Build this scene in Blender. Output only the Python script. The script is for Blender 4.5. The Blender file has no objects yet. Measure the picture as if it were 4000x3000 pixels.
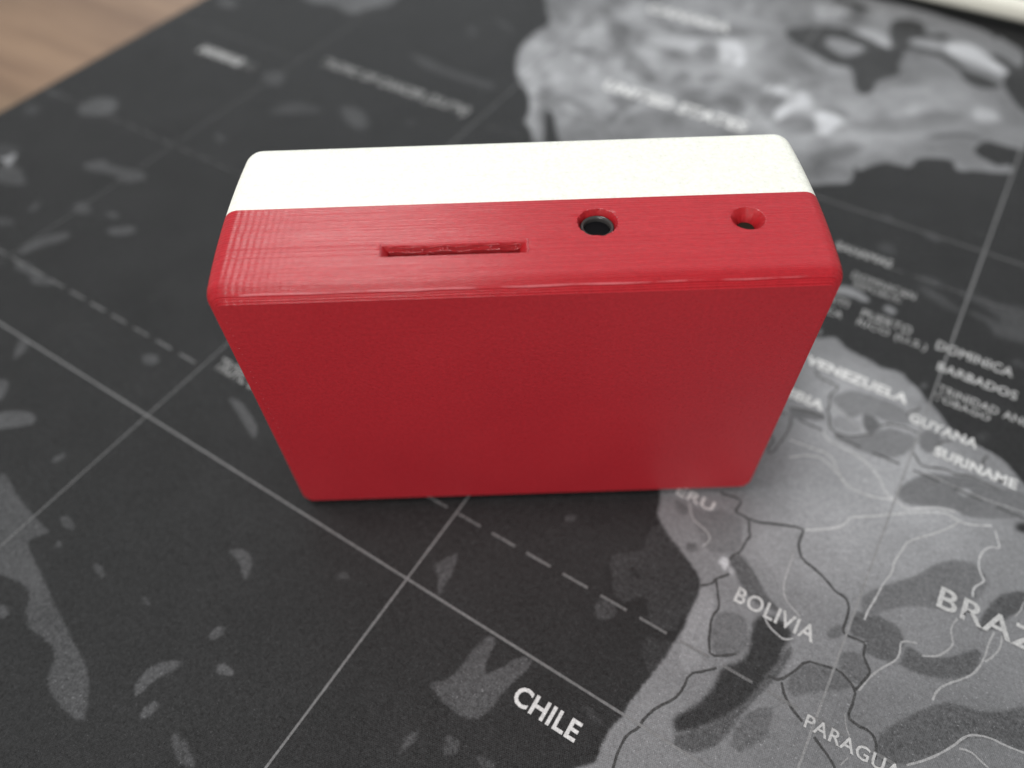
import bpy, bmesh, math, random
import numpy as np
from math import sin, cos, pi, radians, sqrt
from mathutils import Matrix, Vector
random.seed(7)
S = bpy.context.scene
COL = S.collection

# ---------------------------------------------------------------- camera
cam_d = bpy.data.cameras.new('camera')
cam = bpy.data.objects.new('camera', cam_d); COL.objects.link(cam)
CR = ((0.9994625243817203, -0.025354311969493528, -0.020780308493200835),
      (-0.032767405278519075, -0.7916009338409435, -0.6101592076609672),
      (-0.0009795447066255204, 0.61051217875379, -0.792006262655459))
right, down, fwd = (Vector(r) for r in CR)
m = Matrix((right, -down, -fwd)).transposed().to_4x4()
m.translation = Vector((-0.0024263, -0.0911450, 0.1623716))
cam.matrix_world = m
cam_d.sensor_width = 36.0; cam_d.sensor_fit = 'HORIZONTAL'
cam_d.lens = 2910.52 / 4000 * 36
cam_d.clip_start = 0.005; cam_d.clip_end = 50
cam_d.dof.use_dof = True
cam_d.dof.focus_distance = 0.142
cam_d.dof.aperture_fstop = 6.6
S.camera = cam

# ---------------------------------------------------------------- light
S.view_settings.view_transform = 'Standard'; S.view_settings.look = 'None'
S.view_settings.exposure = 0.0; S.view_settings.gamma = 1.0
W = bpy.data.worlds.new('World'); S.world = W; W.use_nodes = True
bg = W.node_tree.nodes['Background']
bg.inputs['Color'].default_value = (0.98, 1.0, 0.99, 1); bg.inputs['Strength'].default_value = 0.36

def area(name, loc, target, sx, sy, power, color):
    d = bpy.data.lights.new(name, 'AREA'); d.shape = 'RECTANGLE'; d.size = sx; d.size_y = sy
    d.energy = power; d.color = color
    o = bpy.data.objects.new(name, d); COL.objects.link(o); o.location = loc
    o.rotation_euler = (Vector(target) - Vector(loc)).to_track_quat('-Z', 'Y').to_euler()
    return o
area('ceiling_lamp', (-0.32, 0.04, 1.45), (0, 0.0, 0.03), 0.40, 0.46, 10.8, (1.0, 0.995, 0.97))
area('back_panel', (0.25, 1.6, 0.95), (0, 0, 0), 2.4, 1.0, 9.0, (0.90, 0.95, 1.0))  # unseen broad panel standing in for bright surroundings behind, gives the sheen
area('front_fill', (-0.55, -1.25, 0.95), (0, 0, 0.03), 0.75, 0.55, 13.5, (1.0, 0.98, 0.97))  # added fill for the front face and lip, not a seen source

# ---------------------------------------------------------------- helpers
def mesh_obj(name, verts, faces, mat, parent=None, smooth=False):
    me = bpy.data.meshes.new(name); me.from_pydata(verts, [], faces); me.update()
    if mat: me.materials.append(mat)
    if smooth: me.polygons.foreach_set('use_smooth', [True] * len(me.polygons))
    o = bpy.data.objects.new(name, me); COL.objects.link(o)
    if parent: o.parent = parent
    return o
def empty(name, loc=(0, 0, 0), rz=0.0):
    o = bpy.data.objects.new(name, None); COL.objects.link(o); o.location = loc; o.rotation_euler = (0, 0, rz)
    o.empty_display_size = 0.02
    return o
def tag(o, label, cat):
    o['label'] = label; o['category'] = cat

class NT:
    """tiny node-graph writer"""
    def __init__(s, name):
        s.m = bpy.data.materials.new(name); s.m.use_nodes = True
        s.t = s.m.node_tree; s.t.nodes.clear()
        s.out = s.t.nodes.new('ShaderNodeOutputMaterial')
        s.b = s.t.nodes.new('ShaderNodeBsdfPrincipled')
        s.t.links.new(s.b.outputs[0], s.out.inputs[0])
        s.tc = s.t.nodes.new('ShaderNodeTexCoord')
        s.obj = s.tc.outputs['Object']
    def n(s, typ, **kw):
        n = s.t.nodes.new(typ)
        for k, v in kw.items(): setattr(n, k, v)
        return n
    def link(s, a, b): s.t.links.new(a, b)
    def inp(s, sock, v):
        if hasattr(v, 'links') or isinstance(v, bpy.types.NodeSocket): s.link(v, sock)
        else: sock.default_value = v
    def math(s, op, a, b=0.0, c=0.0, clamp=False):
        n = s.n('ShaderNodeMath', operation=op, use_clamp=clamp)
        s.inp(n.inputs[0], a); s.inp(n.inputs[1], b); s.inp(n.inputs[2], c)
        return n.outputs[0]
    def vmath(s, op, a, b):
        n = s.n('ShaderNodeVectorMath', operation=op); s.inp(n.inputs[0], a); s.inp(n.inputs[1], b)
        return n.outputs[0]
    def noise(s, vec, scale, detail=2.0, rough=0.5, out='Fac'):
        n = s.n('ShaderNodeTexNoise'); s.inp(n.inputs['Vector'], vec)
        n.inputs['Scale'].default_value = scale; n.inputs['Detail'].default_value = detail; n.inputs['Roughness'].default_value = rough
        return n.outputs[out]
    def ramp(s, f, a, b, c=0.0, d=1.0):
        n = s.n('ShaderNodeMapRange'); s.inp(n.inputs[0], f)
        for i, v in enumerate((a, b, c, d)): s.inp(n.inputs[i + 1], v)
        return n.outputs[0]
    def mix(s, f, a, b, blend='MIX'):
        n = s.n('ShaderNodeMix', data_type='RGBA', blend_type=blend)
        s.inp(n.inputs[0], f); s.inp(n.inputs[6], a); s.inp(n.inputs[7], b)
        return n.outputs[2]
    def bump(s, h, dist, strength=1.0, normal=None):
        n = s.n('ShaderNodeBump'); n.inputs['Strength'].default_value = strength; n.inputs['Distance'].default_value = dist
        s.link(h, n.inputs['Height'])
        if normal: s.link(normal, n.inputs['Normal'])
        return n.outputs[0]
    def set(s, **kw):
        for k, v in kw.items(): s.inp(s.b.inputs[k.replace('_', ' ')], v)
        return s.m

# ---------------------------------------------------------------- materials
def cloth_material(name, base=None, alpha=1.0):
    """knitted mat cloth, colour from the ink attribute of the print"""
    g = NT(name)
    if base:
        rgb = g.n('ShaderNodeRGB'); rgb.outputs[0].default_value = base + (1,); c = rgb.outputs[0]
    else: c = g.n('ShaderNodeAttribute', attribute_name='ink').outputs['Color']
    fine = g.noise(g.obj, 2400, 2.0, 0.6)
    mid = g.noise(g.obj, 950, 3.0, 0.62)
    wash = g.noise(g.obj, 60, 4.0, 0.6)
    dark = g.ramp(c, 0.03, 0.16, 1.0, 0.35)           # the knit shows most where little ink covers it
    f = g.math('ADD', g.ramp(fine, 0.3, 0.7, -0.46, 0.46), g.ramp(mid, 0.3, 0.7, -0.40, 0.40))
    f = g.math('ADD', g.math('MULTIPLY', f, dark), g.ramp(wash, 0.3, 0.7, 0.90, 1.12))
    sparkle = g.noise(g.obj, 2800, 1.0, 0.5)
    f = g.math('ADD', f, g.math('MULTIPLY', g.ramp(sparkle, 0.70, 0.77, 0.0, 2.8), dark))  # fibre sparkle put into the colour as bright specks
    n = g.n('ShaderNodeVectorMath', operation='SCALE'); g.inp(n.inputs[0], c); g.link(f, n.inputs['Scale'])
    sx = g.n('ShaderNodeSeparateXYZ'); g.link(g.obj, sx.inputs[0])
    wx = g.math('SINE', g.math('MULTIPLY', sx.outputs[0], 2 * pi / 0.00046))
    wy = g.math('SINE', g.math('MULTIPLY', sx.outputs[1], 2 * pi / 0.00062))
    h = g.math('ADD', g.math('MULTIPLY', g.math('MULTIPLY', wx, wy), 0.35), g.math('MULTIPLY', fine, 1.6))
    h = g.math('ADD', h, g.math('MULTIPLY', mid, 1.2))
    b = g.bump(h, 0.00012, 0.8)
    g.set(Base_Color=n.outputs[0], Roughness=0.52, Normal=b)
    g.b.inputs['Specular IOR Level'].default_value = 0.30
    g.b.inputs['Sheen Weight'].default_value = 0.03; g.b.inputs['Sheen Roughness'].default_value = 0.45
    if alpha < 1: g.b.inputs['Alpha'].default_value = alpha
    return g.m
M_MAT = cloth_material('mat_cloth', base=(0.0165, 0.0168, 0.0185))
M_INK = cloth_material('mat_print')
M_GRID = cloth_material('mat_grid_print', alpha=0.6)

def rubber():
    g = NT('mat_rubber'); n = g.noise(g.obj, 900, 3)
    return g.set(Base_Color=g.mix(n, (0.012, 0.012, 0.012, 1), (0.03, 0.03, 0.03, 1)), Roughness=0.8, Normal=g.bump(n, 0.0002, 0.5))
M_RUB = rubber()

def plastic(name, col, col2, ring, subs, rough, spec=0.5):
    """printed plastic: layer lines are geometry; ringing, blemishes and the face's infill tracks are relief"""
    g = NT(name)
    sx = g.n('ShaderNodeSeparateXYZ'); g.link(g.obj, sx.inputs[0])
    X, Y, Z = sx.outputs
    nn = g.n('ShaderNodeSeparateXYZ'); g.link(g.tc.outputs['Normal'], nn.inputs[0])
    front = g.ramp(g.math('ABSOLUTE', nn.outputs[1]), 0.85, 0.97)
    top = g.math('SUBTRACT', 1.0, front)
    # streaks that run along each layer
    mp = g.n('ShaderNodeMapping'); g.link(g.obj, mp.inputs[0]); mp.inputs['Scale'].default_value = (14, 3300, 14)
    streak = g.noise(mp.outputs[0], 1.0, 3.0, 0.6)
    mp2 = g.n('ShaderNodeMapping'); g.link(g.obj, mp2.inputs[0]); mp2.inputs['Scale'].default_value = (420, 3600, 420)
    dash = g.noise(mp2.outputs[0], 1.0, 2.0, 0.6)
    # ringing next to the left corner
    wob = g.noise(g.obj, 160, 2.0)
    ph = g.math('ADD', g.math('MULTIPLY', X, 2 * pi / 0.00125), g.math('MULTIPLY', wob, 3.0))
    ph = g.math('ADD', ph, g.math('MULTIPLY', Y, 60.0))
    fall = g.ramp(X, -0.057, -0.030, 1.0, 0.0)
    ringw = g.math('MULTIPLY', g.math('SINE', ph), g.math('POWER', g.math('MAXIMUM', fall, 0.0), 1.3))
    # infill tracks, diagonal on the big face
    mp3 = g.n('ShaderNodeMapping'); g.link(g.obj, mp3.inputs[0]); mp3.inputs['Rotation'].default_value = (0, radians(-38), 0)
    mp4 = g.n('ShaderNodeMapping'); g.link(mp3.outputs[0], mp4.inputs[0]); mp4.inputs['Scale'].default_value = (320, 320, 1500)
    track = g.noise(mp4.outputs[0], 1.0, 3.0, 0.65)
    speck = g.noise(g.obj, 2200, 2.0, 0.6)
    h = g.math('MULTIPLY', g.math('ADD', g.math('MULTIPLY', streak, 0.26), g.math('ADD', g.math('MULTIPLY', dash, 0.30), g.math('MULTIPLY', ringw, 0.28 * ring))), top)
    h = g.math('ADD', h, g.math('MULTIPLY', g.math('ADD', g.math('MULTIPLY', track, 2.0), g.math('MULTIPLY', speck, 1.5)), front))
    b = g.bump(h, 0.00006, 0.8)
    v = g.noise(g.obj, 38, 3.0)
    v2 = g.math('ADD', g.math('MULTIPLY', v, 0.6), g.math('MULTIPLY', streak, 0.4))
    cc = g.mix(g.ramp(v2, 0.3, 0.7), col + (1,), col2 + (1,))
    r = g.ramp(streak, 0.3, 0.7, rough - 0.05, rough + 0.08)
    glint = g.ramp(g.noise(g.obj, 1900, 1.0, 0.5), 0.66, 0.72)
    r = g.math('ADD', r, g.math('MULTIPLY', front, 0.14))
    r = g.math('SUBTRACT', r, g.math('MULTIPLY', g.math('MULTIPLY', glint, front), 0.28))
    mot = g.ramp(g.noise(g.obj, 1300, 3.0, 0.65), 0.3, 0.7, 0.88, 1.12)   # fine unevenness of the filament colour
    vs = g.n('ShaderNodeVectorMath', operation='SCALE'); g.link(cc, vs.inputs[0]); g.link(mot, vs.inputs['Scale'])
    g.set(Base_Color=vs.outputs[0], Roughness=r, Normal=b)
    g.b.inputs['Specular IOR Level'].default_value = spec
    if subs:
        g.b.inputs['Subsurface Weight'].default_value = subs
        g.b.inputs['Subsurface Radius'].default_value = (1.0, 0.35, 0.3) if col[1] < 0.3 else (1, 0.9, 0.8)
        g.b.inputs['Subsurface Scale'].default_value = 0.0012
    return g.m
M_RED = plastic('red_printed_plastic', (0.425, 0.017, 0.027), (0.485, 0.022, 0.032), 0.95, 0.10, 0.26, 0.50)
M_WHITE = plastic('white_printed_plastic', (0.87, 0.875, 0.80), (0.89, 0.895, 0.825), 0.2, 0.2, 0.4)

def simple(name, c1, c2, rough, scale=600, metallic=0.0, bump=0.0001):
    g = NT(name); n = g.noise(g.obj, scale, 3.0)
    g.set(Base_Color=g.mix(n, c1 + (1,), c2 + (1,)), Roughness=rough, Metallic=metallic, Normal=g.bump(n, bump, 0.6))
    return g.m
M_RIM = simple('socket_rim', (0.035, 0.035, 0.035), (0.06, 0.058, 0.055), 0.24, 900)
M_BLACK = simple('socket_black', (0.002, 0.002, 0.003), (0.004, 0.004, 0.005), 0.7)
M_BLACK.node_tree.nodes['Principled BSDF'].inputs['Specular IOR Level'].default_value = 0.1
M_OLIVE = simple('olive_cap', (0.012, 0.011, 0.007), (0.020, 0.018, 0.012), 0.6)
M_OLIVE.node_tree.nodes['Principled BSDF'].inputs['Specular IOR Level'].default_value = 0.15
M_CREAM = simple('cream_plastic', (0.80, 0.78, 0.68), (0.84, 0.82, 0.72), 0.35, 80)
M_DARK = simple('dark_plastic', (0.008, 0.010, 0.009), (0.016, 0.018, 0.016), 0.5, 200)

def wood():
    g = NT('oak_desk')
    mp = g.n('ShaderNodeMapping'); g.link(g.obj, mp.inputs[0])
    mp.inputs['Rotation'].default_value = (0, 0, radians(8)); mp.inputs['Scale'].default_value = (3.0, 30.0, 10)
    a = g.noise(mp.outputs[0], 1.6, 5.0, 0.6)
    mp2 = g.n('ShaderNodeMapping'); g.link(g.obj, mp2.inputs[0])
    mp2.inputs['Rotation'].default_value = (0, 0, radians(8)); mp2.inputs['Scale'].default_value = (9.0, 260.0, 10)
    f = g.noise(mp2.outputs[0], 1.5, 4.0, 0.6)
    k = g.noise(g.obj, 9, 2.0)
    c = g.mix(g.ramp(a, 0.35, 0.65), (0.185, 0.110, 0.068, 1), (0.35, 0.228, 0.145, 1))
    c = g.mix(g.ramp(k, 0.50, 0.75, 0.0, 0.6), c, (0.22, 0.165, 0.10, 1))
    c = g.mix(g.ramp(f, 0.3, 0.7, 0.0, 0.35), c, (0.20, 0.125, 0.085, 1))
    return g.set(Base_Color=c, Roughness=0.45, Normal=g.bump(f, 0.0004, 0.4))
M_WOOD = wood()

# ---------------------------------------------------------------- desk (the surface under the mat)
TH = -0.588299756
MT = 0.0030                                   # thickness of the mat
def box_bm(x0, x1, y0, y1, z0, z1, bev, seg=2):
    bm = bmesh.new(); bmesh.ops.create_cube(bm, size=1.0)
    for v in bm.verts:
        v.co = Vector(((x0 + x1) / 2 + v.co.x * (x1 - x0), (y0 + y1) / 2 + v.co.y * (y1 - y0), (z0 + z1) / 2 + v.co.z * (z1 - z0)))
    if bev: bmesh.ops.bevel(bm, geom=bm.edges[:], offset=bev, segments=seg, affect='EDGES', profile=0.5)
    return bm
def bm_obj(name, bm, mat, parent=None, smooth=False, sharp=None):
    me = bpy.data.meshes.new(name); bm.to_mesh(me); bm.free()
    if mat: me.materials.append(mat)
    if smooth:
        me.polygons.foreach_set('use_smooth', [True] * len(me.polygons))
        if sharp: me.set_sharp_from_angle(angle=radians(sharp))
    o = bpy.data.objects.new(name, me); COL.objects.link(o)
    if parent: o.parent = parent
    return o
desk = bm_obj('table_top', box_bm(-0.62, 1.1, -0.55, 0.85, -MT - 0.0282, -MT - 0.0002, 0.002), M_WOOD)
desk.rotation_euler = (0, 0, TH)
desk['kind'] = 'structure'

# ---------------------------------------------------------------- desk mat with its printed map
mat_root = empty('desk_mat', (0, 0, -MT), TH)
tag(mat_root, 'dark grey cloth desk mat printed with a world map, under the red and white box', 'desk mat')
X0, X1, Y0, Y1 = -0.2650, 0.735, -0.130, 0.330
base = bm_obj('cloth_base', box_bm(X0, X1, Y0, Y1, 0.0012, MT - 0.00002, 0.0006, 3), M_MAT, mat_root, True, 60)
rub = bm_obj('rubber_backing', box_bm(X0 + 0.0003, X1 - 0.0003, Y0 + 0.0003, Y1 - 0.0003, 0.0, 0.00118, 0.0003, 1), M_RUB, mat_root)

LAYER = [0]
def next_z(step=1):
    LAYER[0] += step
    return MT + LAYER[0] * 0.0000010
def pts(flat): return [(flat[i] / 10000.0, flat[i + 1] / 10000.0) for i in range(0, len(flat), 2)]
def chaikin(P, closed, n=2):
    for _ in range(n):
        Q = [] if closed else [P[0]]
        rng = range(len(P)) if closed else range(len(P) - 1)
        for i in rng:
            a, b = P[i], P[(i + 1) % len(P)]
            Q += [(a[0] * .75 + b[0] * .25, a[1] * .75 + b[1] * .25), (a[0] * .25 + b[0] * .75, a[1] * .25 + b[1] * .75)]
        if not closed: Q.append(P[-1])
        P = Q
    return P
def rough(P, amp):
    return [(x + random.uniform(-amp, amp), y + random.uniform(-amp, amp)) for x, y in P]
class Print:
    """collects flat printed shapes, each one its own hair-thin sheet of ink"""
    def __init__(s): s.v = []; s.f = []; s.c = []
    def poly(s, P, tone, z=None):
        z = z or next_z(); k = len(s.v)
        s.v += [(x, y, z) for x, y in P]; s.c += [tone] * len(P)
        area2 = sum(P[i][0] * P[(i + 1) % len(P)][1] - P[(i + 1) % len(P)][0] * P[i][1] for i in range(len(P)))
        idx = list(range(k, k + len(P)))
        s.f.append(idx if area2 > 0 else idx[::-1])
    def line(s, P, w, tone, jit=0.0, z=None):
        z = z or next_z(); k = len(s.v); n = len(P)
        for i, (x, y) in enumerate(P):
            a = P[max(i - 1, 0)]; b = P[min(i + 1, n - 1)]
            dx, dy = b[0] - a[0], b[1] - a[1]; l = sqrt(dx * dx + dy * dy) or 1
            hw = w / 2 * (1 + random.uniform(-jit, jit))
            s.v += [(x - dy / l * hw, y + dx / l * hw, z), (x + dy / l * hw, y - dx / l * hw, z)]; s.c += [tone, tone]
        for i in range(n - 1):
            s.f.append((k + 2 * i + 1, k + 2 * i + 3, k + 2 * i + 2, k + 2 * i))
    def build(s, name, mat, label=None):
        o = mesh_obj(name, s.v, s.f, mat, mat_root)
        ca = o.data.color_attributes.new('ink', 'FLOAT_COLOR', 'POINT')
        flat = []
        for t in s.c:
            t, al = t if isinstance(t, tuple) else (t, 1.0)
            flat += [t, t, t * 1.015, al]
        ca.data.foreach_set('color', flat)
        if label: o['label'] = label
        return o
SEA=[
[0.074,[-1105,-734,-1188,-650,-1139,-657,-1076,-676,-1018,-686,-987,-691,-939,-695,-922,-699,-957,-735,-926,-753,-856,-774,-783,-799,-704,-822,-649,-840,-584,-858,-545,-883,-513,-914,-495,-938,-547,-942,-603,-934,-631,-921,-644,-903,-657,-884,-680,-871,-707,-868,-755,-873,-789,-862,-811,-842,-820,-826,-848,-814,-880,-816,-934,-827,-956,-836]],
[0.07,[-939,-651,-912,-644,-874,-660,-894,-667,-923,-666]],
[0.07,[-771,-688,-745,-687,-715,-700,-727,-710,-754,-702]],
[0.075,[-516,-494,-490,-480,-454,-485,-437,-511,-430,-533,-451,-528,-468,-512,-494,-505,-516,-505]],
[0.085,[-407,-677,-410,-651,-390,-633,-383,-659,-397,-673]],
[0.085,[-348,-700,-323,-694,-305,-696,-301,-705,-331,-723]],
[0.085,[-448,-844,-465,-825,-468,-793,-450,-762,-415,-737,-414,-760,-432,-786,-440,-813,-441,-842]],
[0.08,[-399,-871,-413,-855,-404,-832,-395,-824,-382,-839,-391,-856]],
[0.07,[-328,-854,-304,-847,-271,-853,-232,-869,-258,-885,-289,-878]],
[0.08,[-873,-877,-852,-868,-833,-872,-830,-887,-845,-896]],
[0.07,[-891,-703,-876,-699,-867,-708,-880,-714]],
[0.055,[-609,-685,-589,-683,-573,-691,-584,-697]],
[0.075,[-85,-275,-72,-258,-53,-217,-44,-236,-33,-270,-33,-300,-28,-327,-38,-325,-53,-295,-71,-284]],
[0.085,[116,-341,137,-343,141,-368,142,-399,156,-420,171,-396,198,-345,228,-338,226,-365,207,-421,203,-474,186,-506,157,-514,107,-509,62,-497,96,-465,101,-432,105,-379]],
[0.07,[96,-627,94,-640,85,-597,102,-583,108,-606]],
[0.07,[151,-555,181,-554,195,-572,181,-587,168,-589,157,-569]],
[0.06,[224,-557,250,-551,277,-553,246,-572]],
[0.06,[118,-20,119,8,135,10,141,0,129,-17]],
[0.06,[-255,-402,-243,-395,-227,-403,-243,-417,-257,-417]],
[0.019,[301,127,291,87,296,52,292,12,254,-48,265,-99,265,-137,259,-175,267,-211,288,-277,323,-312,348,-344,378,-379,405,-421,436,-453,431,-404,444,-292,468,-196,480,-119,463,-48,463,-6,423,43,393,57,365,67]],
[0.04,[252,-44,277,-16,316,11,304,57,310,99,354,74,409,48,447,14,466,-21,460,-91,453,-132,388,-136,374,-87,349,-96,340,-124,300,-120,289,-88]],
[0.018,[305,-38,316,-36,341,-51,338,-58,316,-53]],
[0.018,[342,-127,349,-102,371,-82,395,-127,369,-143,353,-141]],
[0.036,[400,-164,436,-158,466,-141,464,-187,452,-236,425,-211]],
[0.055,[278,-163,287,-140,329,-139,329,-168,315,-185,289,-181]],
[0.04,[352,-364,386,-360,421,-373,389,-379]],
[0.085,[-852,-173,-811,-166,-742,-190,-706,-209,-689,-239,-731,-225,-781,-202,-826,-187]],
[0.075,[-1176,-195,-1148,-175,-1117,-179,-1114,-204,-1145,-217]],
[0.075,[-1100,-552,-1083,-522,-1071,-551,-1091,-569]],
[0.09,[-1451,-468,-1423,-458,-1397,-486,-1383,-515,-1398,-524,-1466,-477]],
[0.095,[-1365,-547,-1278,-488,-1230,-506,-1269,-547,-1310,-584]],
[0.08,[-1514,-373,-1535,-337,-1506,-327,-1480,-366,-1477,-405]],
[0.075,[-1842,-146,-1817,-123,-1750,-133,-1632,-134,-1647,-151,-1708,-180,-1744,-154,-1801,-164]],
[0.09,[-2404,537,-2405,612,-2338,664,-2259,622,-2253,564,-2352,512]],
[0.075,[-2086,310,-2035,372,-1995,353,-1858,392,-1804,373,-1859,310,-1931,328,-2041,295]],
[0.06,[-1926,152,-1884,177,-1815,142,-1877,114]],
[0.065,[-1787,177,-1744,194,-1722,169,-1767,161]],
[0.075,[-1716,119,-1643,180,-1612,154,-1653,111,-1697,103]],
[0.08,[-1870,-114,-1885,-45,-1804,57,-1785,6,-1835,-59,-1850,-117]],
[0.07,[-1961,1095,-1875,1159,-1813,1074,-1854,1037]],
[0.055,[-1733,893,-1698,1013,-1556,1033,-1554,986,-1658,925]],
[0.065,[-1805,686,-1779,701,-1730,685,-1748,663]],
[0.05,[-2600,447,-2557,473,-2500,431,-2548,403]],
[0.075,[-2347,135,-2289,190,-2156,133,-2187,105,-2266,79]],
[0.055,[-2035,39,-2048,98,-2010,83,-2006,37]],
[0.06,[-2098,-37,-2045,-14,-1996,-31,-2055,-66]],
[0.09,[-2603,1465,-2521,1512,-2449,1450,-2480,1432,-2540,1432]],
[0.06,[-2616,553,-2567,582,-2527,566,-2556,537]],
[0.3,[-2451,216,-2428,229,-2405,226,-2385,216,-2379,225,-2358,226,-2339,216,-2318,185,-2308,159,-2319,157,-2333,170,-2365,173,-2373,163]],
[0.045,[-2470,226,-2420,244,-2362,256,-2383,277,-2349,220,-2375,161]],
[0.065,[-1506,1075,-1453,1106,-1359,1065,-1319,1006,-1371,987,-1471,1035]],
[0.06,[-1524,1517,-1461,1539,-1297,1509,-1176,1511,-1070,1507,-1062,1473,-1189,1464,-1373,1464]],
[0.055,[-1439,1851,-1381,1838,-1349,1779,-1393,1784]],
[0.05,[-1396,1971,-1267,1934,-1201,1880,-1257,1893]],
[0.13,[-2326,1710,-1894,1956,-1851,1876,-1852,1808,-1932,1729,-1930,1673,-1981,1668,-2018,1680,-2084,1693,-2181,1654]],
[0.05,[-1236,1137,-1194,1150,-1189,1094]],
[0.018,[-1393,2241,-1300,2294,-1135,2057,-1131,1905,-1111,1785,-980,1573,-919,1531,-847,1449,-927,1464,-1040,1564,-1193,1781,-1265,1982,-1288,2098]],
[0.055,[623,1264,657,1280,710,1261,692,1249,631,1245]],
[0.055,[634,1219,669,1231,757,1191,775,1180,772,1170,736,1170,665,1193]],
[0.06,[729,1259,772,1267,824,1271,847,1258,940,1302,965,1153,919,1138,867,1127,849,1166,817,1176,782,1184,807,1200,850,1191,876,1186,880,1197,850,1217,799,1238]],
[0.055,[923,1049,938,1070,970,1066,973,1045,935,1045]],
[0.05,[477,1326,506,1379,550,1330,509,1315]],
[0.075,[590,1476,614,1485,651,1461,632,1444,600,1461]],
[0.05,[735,1552,742,1571,755,1574,753,1557]],
[0.05,[450,1502,478,1509,507,1473,462,1473]],
[0.045,[897,744,921,782,928,770,924,741,906,726]]]
LAND=[
[0.235,[-1309,2289,-1257,2216,-1195,2118,-1142,2068,-1132,2011,-1150,1924,-1143,1824,-1120,1751,-1074,1665,-1025,1599,-985,1557,-946,1541,-901,1491,-854,1420,-845,1366,-832,1339,-794,1327,-748,1263,-707,1216,-692,1247,-737,1325,-811,1453,-781,1469,-692,1341,-589,1232,-574,1139,-470,1063,-322,1003,-233,1009,-174,958,-56,913,3,854,77,780,151,750,211,783,252,736,255,647,211,574,181,530,151,457,151,383,196,310,268,191,275,183,285,170,292,151,294,134,300,118,310,105,326,94,345,81,368,69,395,56,420,43,438,29,423,43,453,18,466,-4,469,-45,469,-86,470,-113,467,-139,461,-196,452,-244,442,-290,441,-336,428,-372,430,-408,431,-456,240,-620,200,-850,210,-1100,450,-1120,520,-950,600,-880,780,-840,862,-624,951,-507,1113,-281,1365,-95,1409,147,1513,324,1365,442,1128,501,1069,559,1060,638,1027,660,1007,676,977,702,950,714,907,719,868,730,835,737,813,760,786,784,758,796,743,821,704,840,685,859,627,847,594,858,552,860,525,867,501,885,484,892,446,857,373,866,314,842,270,780,196,809,137,795,71,854,83,943,63,997,-71,1003,-56,1063,-26,1164,-124,1155,-145,1082,-233,1063,-293,1094,-340,1185,-331,1310,-248,1421,-115,1414,48,1437,101,1373,151,1285,175,1341,145,1469,217,1533,259,1567,313,1599,314,1649,296,1709,320,1683,340,1725,378,1778,418,1787,470,1792,472,1865,575,1916,594,1890,592,1882,602,1865,622,1860,666,1895,719,1908,764,1931,772,1955,765,1977,744,1978,725,1957,710,1959,689,1966,648,1981,630,2010,636,2037,645,2071,664,2094,723,2089,785,2097,780,2110,787,2179,755,2340,712,2374,657,2464,631,2512,632,2602,681,2684,660,2809,586,2851,543,2885,555,2834,514,2898,338,2933,237,2951,176,2955,76,2957,-90,2940,-600,2950,-1250,2940,-1300,2700]],
[0.22,[570,1074,580,1097,607,1087,612,1068,592,1061]],
[0.26,[411,1090,468,1115,507,1102,534,1087,522,1071,479,1076,436,1064,420,1054]],
[0.2,[439,900,448,898,451,879,445,875]],
[0.08,[734,841,748,860,755,845,747,831]],
[0.1,[33,1185,181,1222,329,1139,255,1121,122,1198]]]
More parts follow.
